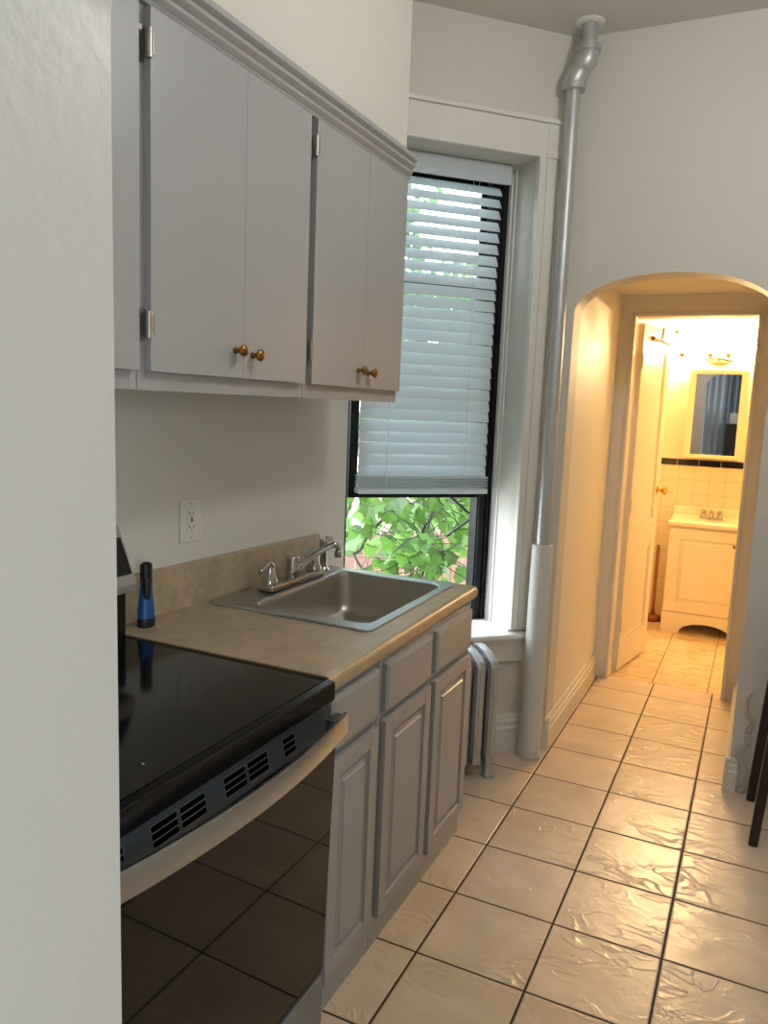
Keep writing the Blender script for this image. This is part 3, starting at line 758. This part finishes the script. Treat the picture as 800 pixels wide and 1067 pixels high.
obj('ceiling_flange', MB().lathe([(.0, 0), (.058, 0), (.057, -.006), (.048, -.011), (.036, -.013), (.032, -.011)], (B_.x, B_.y, CEIL), n=32), M['trim'], pp)
w = MB().lathe([(.049, 0), (.052, .02), (.0495, .08), (.0488, .3), (.0478, .7), (.0465, .93), (.0455, .975), (.039, .977), (.031, .968)], (px, py, 0.001), n=32)
w.tube([(px+.046, py-.02, .001), (px+.058, py-.026, .014), (px+.050, py-.024, .04)], [.004, .008, .003], 6)
o = obj('pipe_sleeve', w, M['wrap'], pp); o['label'] = 'white wrap around lower pipe'

# ------------------------------------------------------------------ bathroom door, hinged left, opened into the bathroom
dr = bpy.data.objects.new('door_1', None); COL.objects.link(dr); dr.location = (-.668, 4.765, 0); WL['door_1'] = Vector(dr.location); dr['kind'] = 'structure'; dr.empty_display_size = .1
ang = math.radians(80.5)
# local: x along the door from the hinge, y = thickness (away from the viewer's side), z up
MD = Matrix.Translation(Vector((-.668, 4.765, 0))) @ Matrix.Rotation(ang, 4, 'Z')
L, T = .560, .036; zb, zt = .014, 2.078
w = MB(); rails = [(zb, .20), (.745, .905), (1.95, zt)]
w.box(0, .085, 0, T, zb, zt, bev=.002); w.box(L-.085, L, 0, T, zb, zt, bev=.002)
for a, b_ in rails: w.box(.084, L-.084, .0004, T-.0004, a, b_, bev=.002)
for a, b_ in ((.20, .745), (.905, 1.95)):
    w.box(.08, L-.08, .010, T-.010, a-.005, b_+.005)
    for (x0, x1, z0, z1) in ((.085, .100, a, b_), (L-.100, L-.085, a, b_), (.085, L-.085, a, a+.015), (.085, L-.085, b_-.015, b_)):
        w.box(x0, x1, .004, T-.004, z0, z1, bev=.003)
obj('door_slab', w.tf(MD), M['door'], dr)
w = MB()
for sgn in (-1, 1):
    base_y = 0 if sgn < 0 else T
    w.lathe([(.024, 0), (.024, .004), (.010, .008), (.009, .028), (.018, .036), (.027, .046), (.027, .054), (.018, .062), (0, .064)], (L-.045, base_y, 1.085), (0, sgn, 0), n=20)
o = obj('door_knob', w.tf(MD), M['gold'], dr); o['label'] = 'round brass door knob'
for z in (.30, 1.02, 1.86):
    w = MB().box(-.004, .0, .002, T-.002, z-.045, z+.045); w.tube([(-.006, -.004, z-.045), (-.006, -.004, z+.045)], .006, 8)
    obj('door_hinge', w.tf(MD), M['door'], dr)
# double hook fixed near the top of the door
hk = thing('coat_hook', 'brass double arm hook near the top of the open bathroom door', 'hook', MD @ Vector((.2, -.01, 1.99)))
w = MB().box(.13, .27, -.008, -.0005, 1.992, 2.020, bev=.003); w.tube([(.14, -.012, 2.006), (.26, -.016, 2.004), (.30, -.024, 1.998)], .009, 10); obj('back_plate', w.tf(MD), M['brass'], hk)
w = MB().tube([(.27, -.016, 2.004), (.275, -.024, 2.03), (.275, -.026, 2.062)], .006, 8); w.lathe([(0, -.01), (.010, -.004), (.010, .004), (0, .01)], (.275, -.026, 2.070), n=12)
obj('arm', w.tf(MD), M['brass'], hk)
w = MB().tube([(.29, -.022, 2.000), (.30, -.045, 1.985), (.30, -.070, 1.985), (.30, -.090, 2.005), (.30, -.096, 2.045)], .006, 8); w.lathe([(0, -.014), (.013, -.004), (.013, .006), (0, .014)], (.30, -.096, 2.056), n=12)
obj('arm', w.tf(MD), M['brass'], hk)

# ------------------------------------------------------------------ vanity
va = thing('bathroom_vanity', 'cream bathroom vanity cabinet with arched toe opening', 'vanity', (-.25, 6.1, 0))
vx0, vx1, vy0, vy1 = -.550, .050, 5.945, 6.262
w = MB(); w.box(vx0, vx0+.016, vy0, vy1, 0, .782); w.box(vx1-.016, vx1, vy0, vy1, 0, .782); w.box(vx0+.016, vx1-.016, vy0, vy1, .10, .116); w.box(vx0+.016, vx1-.016, vy1-.01, vy1, .116, .782)
w.box(vx0+.016, vx1-.016, vy0, vy0+.016, .74, .782)
obj('carcass', w, M['vanity'], va)
cx = (vx0+vx1)/2; arc = [(cx + .175*math.cos(PI*k/16), .005 + .080*math.sin(PI*k/16)) for k in range(17)]
arc = [(vx1, 0), (vx1, .150), (vx0, .150), (vx0, 0), (cx-.19, 0)] + arc[::-1] + [(cx+.19, 0)]
obj('apron', MB().prism(arc, 'y', vy0-.018, vy0-.001, bev=.001), M['vanity'], va)
# door facing -y, same raised panel turned
w = raised_door(0, 0, .585, .155, .765, .075)
w.tf(Matrix(((0, 1, 0, vx0+.0075), (-1, 0, 0, vy0-.020), (0, 0, 1, 0), (0, 0, 0, 1))))
dd = obj('door', w, M['vanity'], va)
obj('knob', MB().lathe([(.006, 0), (.005, .01), (.012, .018), (.012, .022), (0, .026)], (-.108, vy0-.020, .672), (0, -1, 0), n=16), M['brass'], dd)
w = MB().box(vx0-.012, vx1+.012, vy0-.035, vy1, .784, .815, bev=.007, seg=3); vt = obj('washbasin_top', w, M['vtop'], va)
vt['label'] = 'cream moulded washbasin top'
w = MB().prism([(vy1, .812), (vy1-.05, .812), (vy1-.022, .830), (vy1-.018, .890), (vy1-.012, .896), (vy1, .896)], 'x', vx0-.010, vx1+.010, bev=.002)
obj('backsplash', w, M['vtop'], vt)
w = MB().lathe([(.20, .0), (.196, .006), (.185, .006), (.17, .003), (.165, .001)], (cx, 6.075, .8145), n=40, sx=1, sy=.62); obj('basin_lip', w, M['vtop'], vt)
vf = thing('bathroom_faucet', 'small chrome two handle faucet on the vanity top', 'faucet', (-.29, 6.20, .815))
fx = -.290
obj('base_plate', oval(fx-.08, fx+.08, 6.172, 6.222, .8152, .832, .007), M['chrome'], vf)
obj('spout', MB().tube([(fx, 6.20, .83), (fx, 6.198, .868), (fx, 6.185, .880), (fx, 6.15, .877), (fx, 6.115, .860)], [.014, .012, .012, .011, .010], 12), M['chrome'], vf)
for dx in (-.055, .055):
    w = MB().lathe([(.017, 0), (.015, .02), (.010, .026), (.018, .034), (.018, .046), (.010, .052), (0, .053)], (fx+dx, 6.197, .831), n=14); obj('handle', w, M['chrome'], vf)

# ------------------------------------------------------------------ mirror cabinet
mc = thing('mirror_cabinet', 'cream framed rectangular mirror cabinet above the bathroom vanity', 'mirror', (-.33, 6.23, 1.262))
mx0, mx1, mz0, mz1 = -.522, -.130, 1.262, 1.900; my = 6.165
w = MB(); fw_ = .046
w.box(mx0+.004, mx1-.004, my+.018, YBACK-.001, mz0+.004, mz1-.004, bev=.002); obj('box', w, M['mirrorframe'], mc)
w = MB()
w.box(mx0, mx0+fw_, my, my+.018, mz0, mz1, bev=.003); w.box(mx1-fw_, mx1, my, my+.018, mz0, mz1, bev=.003); w.box(mx0+fw_-.002, mx1-fw_+.002, my, my+.018, mz0, mz0+.028, bev=.003); w.box(mx0+fw_-.002, mx1-fw_+.002, my, my+.018, mz1-.032, mz1, bev=.003)
obj('frame', w, M['mirrorframe'], mc)
obj('mirror_panel', box(mx0+fw_-.004, mx1-fw_+.004, my+.007, my+.012, mz0+.024, mz1-.028), M['mirror'], mc, smooth=False)
# ------------------------------------------------------------------ vanity light
vl = thing('vanity_light', 'brass wall light with wavy bar and glowing bulbs above the mirror', 'light', (-.338, 6.27, 1.935))
w = MB().lathe([(.0, 0), (.100, .0), (.098, .012), (.080, .028), (.055, .036), (0, .038)], (-.338, YBACK-.001, 1.990), (0, -1, 0), n=32, sx=1, sy=.52)
obj('back_plate', w, M['nickel'], vl)
pts = [(-.640 + .604*t/40, 6.195, 1.972 + .013*math.sin(t/40*PI*4 + 2.2)) for t in range(41)]
obj('wavy_bar', MB().tube(pts, .0055, 8), M['iron'], vl)
w = MB().tube([(-.338, 6.25, 1.985), (-.338, 6.195, 1.975)], .011, 10); obj('bracket', w, M['brass'], vl)
for bx in (-.590, -.400, -.280, -.095):
    zz = 1.985
    c = obj('bulb_cup', MB().lathe([(.006, 0), (.010, .008), (.021, .018), (.023, .034), (.019, .034)], (bx, 6.195, zz), n=16), M['brass'], vl)
    obj('bulb', MB().lathe([(.012, .03), (.015, .045), (.026, .065), (.032, .085), (.028, .105), (.015, .117), (0, .12)], (bx, 6.195, zz), n=18), M['bulb'], c)

# ------------------------------------------------------------------ plunger
pl = thing('plunger', 'orange brown plunger with wooden stick standing beside the bathroom vanity', 'plunger', (-.640, 6.195, 0))
obj('cup', MB().lathe([(.060, 0), (.064, .008), (.062, .026), (.052, .040), (.028, .050), (.018, .054), (.016, .085), (0, .085)], (-.640, 6.195, .001), n=24), M['rubber'], pl)
obj('stick', MB().lathe([(.013, 0), (.013, .49), (.010, .502), (0, .504)], (-.640, 6.195, .085), n=14), M['stick'], pl)

# ------------------------------------------------------------------ small dark table by the arch wall
tb = thing('side_table', 'dark brown wooden table with slim square legs at right edge', 'table', (.35, 3.25, 0))
for (xx, yy) in ((.106, 3.052), (.092, 3.425), (.60, 3.052), (.60, 3.425)):
    w = MB(); b = bmesh.new(); h = .016
    ring0 = [b.verts.new((xx+a*h, yy+c*h, .0)) for a, c in ((-1, -1), (1, -1), (1, 1), (-1, 1))]; ring1 = [b.verts.new((xx+.046+a*.019, yy+c*.019, .715)) for a, c in ((-1, -1), (1, -1), (1, 1), (-1, 1))]
    for k in range(4): b.faces.new((ring0[k], ring0[(k+1) % 4], ring1[(k+1) % 4], ring1[k]))
    b.faces.new(ring0); b.faces.new(ring1); bmesh.ops.bevel(b, geom=list(b.edges), offset=.003, segments=2, affect='EDGES'); w.merge(b)
    obj('leg', w, M['wood'], tb)
w = MB(); w.box(.165, .63, 3.045, 3.063, .64, .715); w.box(.165, .63, 3.414, 3.432, .64, .715); w.box(.632, .650, 3.06, 3.42, .64, .715); w.box(.150, .168, 3.07, 3.408, .64, .715); obj('apron', w, M['wood'], tb)
obj('tabletop', box(.128, .68, 3.02, 3.462, .7155, .742, bev=.004), M['wood'], tb)

# ------------------------------------------------------------------ kitchen ceiling lamp (out of the frame, lights the room)
lx, ly, lz = .10, 1.95, 2.72
cl = thing('ceiling_lamp', 'white glass globe lamp hanging below the kitchen ceiling', 'light', (lx, ly, lz-.11))
obj('lamp_base', MB().lathe([(0, 0), (.07, 0), (.06, -.025), (.012, -.03), (.012, -.28), (0, -.28)], (lx, ly, CEIL), n=32), M['trim'], cl)
obj('globe', MB().lathe([(.11*math.sin(PI*k/16), -.11*math.cos(PI*k/16)) for k in range(17)], (lx, ly, lz), n=32), M['diffuser'], cl)

# ------------------------------------------------------------------ room behind the camera (seen only in the small mirror)
def drape(name, label, x0, x1, y, z0, z1, m, waves):
    b = bmesh.new(); n = waves*8; rows = []
    for off in (0, .006):
        for z in (z0, z1): rows.append([b.verts.new((x0 + (x1-x0)*i/n, y + off + .03*math.sin(i/8*2*PI), z)) for i in range(n+1)])
    a, c, d_, e = rows
    for i in range(n):
        b.faces.new((a[i], a[i+1], c[i+1], c[i])); b.faces.new((d_[i], d_[i+1], e[i+1], e[i])); b.faces.new((a[i], a[i+1], d_[i+1], d_[i])); b.faces.new((c[i], c[i+1], e[i+1], e[i]))
    b.faces.new((a[0], c[0], e[0], d_[0])); b.faces.new((a[n], c[n], e[n], d_[n])); w = MB(); w.merge(b)
    return tag(obj(name, w, m), label, 'curtain')
drape('curtain', 'pale sheer curtain reflected in the middle of the bathroom mirror', -1.30, -.66, -2.90, .03, 2.75, M['curtain'], 6)
drape('curtain', 'blue grey curtain reflected at the right of the bathroom mirror', -.65, .10, -2.90, .03, 2.75, M['curtain2'], 7)
bk = thing('cabinet', 'dark tall cabinet reflected at the lower right of bathroom mirror', 'cabinet', (-.25, -2.6, 0))
w = MB(); w.box(-.60, -.57, -2.78, -2.45, 0, 1.47); w.box(.05, .08, -2.78, -2.45, 0, 1.47); w.box(-.57, .05, -2.78, -2.77, 0, 1.47)
for z in (.05, .4, .75, 1.1, 1.44): w.box(-.57, .05, -2.77, -2.45, z, z+.025)
obj('case', w, M['wood'], bk)
obj('door_panel', box(-.598, .078, -2.45, -2.43, .04, 1.465, bev=.004), M['plastic_black'], bk)
tag(obj('storage_box', box(-.56, -.44, -2.72, -2.58, 1.471, 1.66, bev=.006), M['plate']), 'white box on top of the dark cabinet reflected in the mirror', 'box')

# ------------------------------------------------------------------ outside the window
struct('ground', box(-18, -1.9, 2.9, 27, -1.3, -1.1), M['ground'])
fd = Vector((.83, .56, 0)).normalized(); fo = Vector((-5.6, 6.6, -1.1))        # fence runs across the view
fe = thing('garden_fence', 'red brown board fence seen through the open lower window', 'fence', fo)
fn = Vector((-fd.y, fd.x, 0))
MF = Matrix(((fd.x, fn.x, 0, fo.x), (fd.y, fn.y, 0, fo.y), (0, 0, 1, fo.z), (0, 0, 0, 1)))
w = MB(); x = -2.2
while x < 3.2:
    h = 1.22 + random.uniform(-.01, .01); w.prism([(x, 0), (x+.13, 0), (x+.13, h), (x+.1, h+.03), (x+.03, h+.03), (x, h)], 'y', random.uniform(0, .006), .02); x += .138
obj('boards', w.tf(MF), M['fence'], fe)
w = MB()
for z in (.3, .95): w.box(-2.2, 3.2, .02, .06, z, z+.09)
obj('rails', w.tf(MF), M['fence'], fe)
for x in (-2.1, -.3, 1.5, 3.1): obj('post', box(x-.05, x+.05, .06, .16, 0, 1.22).tf(MF), M['fence'], fe)
# neighbouring house far behind
hs = thing('house', 'pale brick house behind the garden fence', 'house', (-9.4, 16.0, -1.1))
obj('walls', box(-11.4, -7.8, 15.4, 18.5, -1.1, 2.6), M['house'], hs)
obj('roof', MB().prism([(-11.7, 2.6), (-7.5, 2.6), (-9.6, 4.2)], 'y', 15.2, 18.7), M['roof'], hs)
for k, x in enumerate((-10.8, -9.5, -8.5)):
    wd = obj('window', box(x, x+.55, 15.36, 15.42, .35, 1.45, bev=.01), M['trim'], hs); obj('pane', box(x+.06, x+.49, 15.345, 15.37, .41, 1.39), M['blackglass'], wd)

def leaf(bm, p, d, up, size, lobed=True):
    """one slightly folded leaf from point p pointing along d"""
    d = d.normalized(); s = d.cross(up).normalized(); n = s.cross(d)
    if lobed: o_ = [(.0, 0), (.18, .30), (.10, .52), (.40, .38), (.62, .46), (.70, .22), (1.0, 0)]
    else: o_ = [(0, 0), (.3, .28), (.65, .24), (1.0, 0)]
    mid = [bm.verts.new(p + d*size*t + n*size*(-.10*t*t)) for t, _ in o_]
    L_ = [mid[0]] + [bm.verts.new(p + d*size*t + s*size*a + n*size*(.12*a - .10*t*t)) for t, a in o_[1:-1]] + [mid[-1]]
    R_ = [mid[0]] + [bm.verts.new(p + d*size*t - s*size*a + n*size*(.12*a - .10*t*t)) for t, a in o_[1:-1]] + [mid[-1]]
    for A, fl in ((L_, 0), (R_, 1)):
        for i in range(len(o_)-1):
            vs = [mid[i], mid[i+1], A[i+1], A[i]]
            u_ = []
            for v in vs:
                if v not in u_: u_.append(v)
            if len(u_) >= 3: bm.faces.new(u_ if fl else u_[::-1])
def rv(r=1): return Vector((random.uniform(-r, r), random.uniform(-r, r), random.uniform(-r, r)))
def vine(label, path, nleaf, smin, smax, spread, zmin):
    """path in window coordinates"""
    pts = [MW @ Vector(p) for p in path]
    t = thing('grape_vine', label, 'vine', (pts[0].x, pts[0].y, -1.1), 'vines outside the window')
    fine = []
    for a, b_ in zip(pts, pts[1:]):
        for k in range(6): fine.append(a.lerp(b_, k/6) + rv(.012))
    fine.append(pts[-1]); fine = [Vector((pts[0].x, pts[0].y, -1.1))] + fine
    st_ = obj('stem', MB().tube(fine, .008, 7), M['stem'], t)
    bm = bmesh.new(); tw = MB()
    for i in range(nleaf):
        q = random.choice([f for f in fine[1:] if f.z > zmin]); off = Vector((random.gauss(0, 1), random.gauss(0, 1), random.gauss(0, 1)*.8))*spread
        p = q + off; sz = random.uniform(smin, smax)
        out = Vector((R2*.5, -R2*.5, .0)) + rv(.9); out.z -= .45
        upv = Vector((R2, -R2, .5)) + rv(.5)
        if i % 2 == 0: tw.tube([q, q.lerp(p, .5)+rv(.03), p], .0025, 5)
        leaf(bm, p, out, upv, sz)
    obj('leaves', bm, M['leaf'], t, smooth=False); obj('tendrils', tw, M['stem'], st_)
vine('leafy green vine climbing close outside the right half of window', [(.66, .78, .2), (.64, .72, .70), (.61, .70, .80), (.62, .70, .90), (.70, .71, 1.08), (.78, .75, 1.3), (.74, .75, 1.6)], 200, .055, .105, .15, .62)
vine('leafy green vine hanging further out, filling the left of the window', [(.55, 1.75, -.2), (.70, 1.6, .35), (.52, 1.55, .62), (.66, 1.5, .86), (.95, 1.5, .98), (.75, 1.6, 1.25), (.5, 1.7, 1.5)], 120, .08, .17, .19, .74)
def tree(label, base, h, r, n, sz, grp='trees behind the fence'):
    t = thing('garden_tree', label, 'tree', base, grp)
    B0 = Vector(base); w = MB().tube([B0, B0+Vector((.05, .05, h*.4)), B0+Vector((.0, .1, h*.75))], [.12, .09, .04], 8)
    for k in range(7):
        a = k*2.4; q = B0 + Vector((.03, .05, h*(.4+.05*k))); w.tube([q, q+Vector((math.cos(a)*r*.4, math.sin(a)*r*.4, h*.1)), q+Vector((math.cos(a)*r*.8, math.sin(a)*r*.8, h*.16))], [.04, .03, .012], 6)
    obj('trunk', w, M['stem'], t)
    bm = bmesh.new(); cl_ = [B0 + Vector((random.gauss(0, .45)*r, random.gauss(0, .45)*r, h*random.uniform(.22, 1.0))) for _ in range(26)]
    for i in range(n):
        p = random.choice(cl_) + Vector((random.gauss(0, 1), random.gauss(0, 1), random.gauss(0, .8)))*r*.20
        leaf(bm, p, rv(1) - Vector((0, 0, .3)), rv(1) + Vector((0, 0, .8)), random.uniform(.7, 1.3)*sz, False)
    obj('crown', bm, M['tree'], t, smooth=False)
tree('bushy green tree behind the fence, left in the window', (-7.6, 9.4, -1.1), 4.4, 1.2, 1700, .22)
tree('bushy green tree behind the fence, middle of the window', (-3.3, 10.3, -1.1), 4.6, 1.2, 1700, .22)
tree('tall green tree standing far behind the middle of the fence', (-5.2, 13.6, -1.1), 5.4, 1.3, 1500, .26)
tree('tall distant green tree seen through the upper blind slats, left', (-10.4, 20.6, -1.1), 9.6, 2.0, 1900, .40)
tree('tall distant green tree seen through the upper blind slats, right', (-5.6, 22.0, -1.1), 9.8, 2.0, 1900, .40)
tree('low green shrub in front of the fence', (-3.6, 5.9, -1.1), 2.0, .55, 700, .15, None)
# black iron brace outside, right side of the window
w = MB(); w.tube([(.600, .36, 1.14), (.722, .36, 1.045)], .006, 8); w.tube([(.600, .36, .940), (.722, .36, 1.022)], .006, 8); w.tube([(.722, .36, .56), (.722, .36, 1.6)], .007, 8)
tag(obj('iron_brace', w.tf(MW), M['iron']), 'black iron brace outside the right side of the open window', 'brace')

# ------------------------------------------------------------------ camera
fpx = 816.451
cam = bpy.data.cameras.new('camera'); co = bpy.data.objects.new('camera', cam); COL.objects.link(co)
cam.sensor_fit = 'VERTICAL'; cam.sensor_height = 24; cam.lens = fpx*24/1067; cam.clip_start = .02; cam.clip_end = 200
r_ = Vector((.89954049, .43502707, .03972843)); u_ = Vector((-.09425423, .10448166, .99005036)); f_ = Vector((-.42654782, .89433497, -.13498863))
co.matrix_world = Matrix(((r_.x, u_.x, -f_.x, 0), (r_.y, u_.y, -f_.y, 0), (r_.z, u_.z, -f_.z, 1.55387), (0, 0, 0, 1)))
SC.camera = co

# ------------------------------------------------------------------ light
def light(name, typ, loc, power, col, size=.1, rot=None, size_y=None):
    l = bpy.data.lights.new(name, typ); l.energy = power; l.color = col
    o = bpy.data.objects.new(name, l); COL.objects.link(o); o.location = loc
    if typ == 'AREA':
        l.size = size
        if size_y: l.shape = 'RECTANGLE'; l.size_y = size_y
        if rot: o.rotation_euler = rot
    elif typ == 'SUN':
        l.angle = size; o.rotation_euler = rot
    else: l.shadow_soft_size = size
    return o
# sky portal at the unseen side opening added to light the left jamb
light('fill_opening_portal', 'AREA', (2.15, -1.3, 1.5), 1, (1, 1, 1), 1.3, (0, PI/2, 0), 1.6).data.cycles.is_portal = True
# portal that steers sky samples through the kitchen window
pt = light('window_portal', 'AREA', MW @ Vector((.41, .33, 1.56)), 1, (1, 1, 1), .72, None, 2.1)
pt.rotation_euler = Matrix(((R2, 0, -R2), (R2, 0, R2), (0, 1, 0))).to_euler(); pt.data.cycles.is_portal = True
light('garden_sun', 'SUN', (0, 0, 8), 3.2, (1, .95, .85), .02, (math.radians(38), 0, math.radians(-18)))
W = bpy.data.worlds.new('sky'); SC.world = W; W.use_nodes = True; t = W.node_tree
sk_ = t.nodes.new('ShaderNodeTexSky'); sk_.sky_type = 'NISHITA'; sk_.sun_disc = False; sk_.sun_elevation = math.radians(50); sk_.sun_rotation = math.radians(200); sk_.dust_density = 3
bg_ = t.nodes['Background']; mx = t.nodes.new('ShaderNodeMix'); mx.data_type = 'RGBA'; mx.inputs['Factor'].default_value = .6
hs_ = t.nodes.new('ShaderNodeHueSaturation'); hs_.inputs['Value'].default_value = .28; hs_.inputs['Saturation'].default_value = .6
t.links.new(sk_.outputs[0], hs_.inputs['Color'])
t.links.new(hs_.outputs[0], mx.inputs['A']); mx.inputs['B'].default_value = (.93, 1.04, 1.12, 1)
t.links.new(mx.outputs['Result'], bg_.inputs[0]); bg_.inputs[1].default_value = 11.0
vs = SC.view_settings; vs.view_transform = 'Standard'; vs.look = 'None'; vs.exposure = 0; vs.gamma = 1; vs.use_curve_mapping = False
SC.cycles.max_bounces = 10; SC.cycles.diffuse_bounces = 6; SC.cycles.transparent_max_bounces = 12; SC.cycles.sample_clamp_indirect = 6
SC.cycles.use_denoising = True
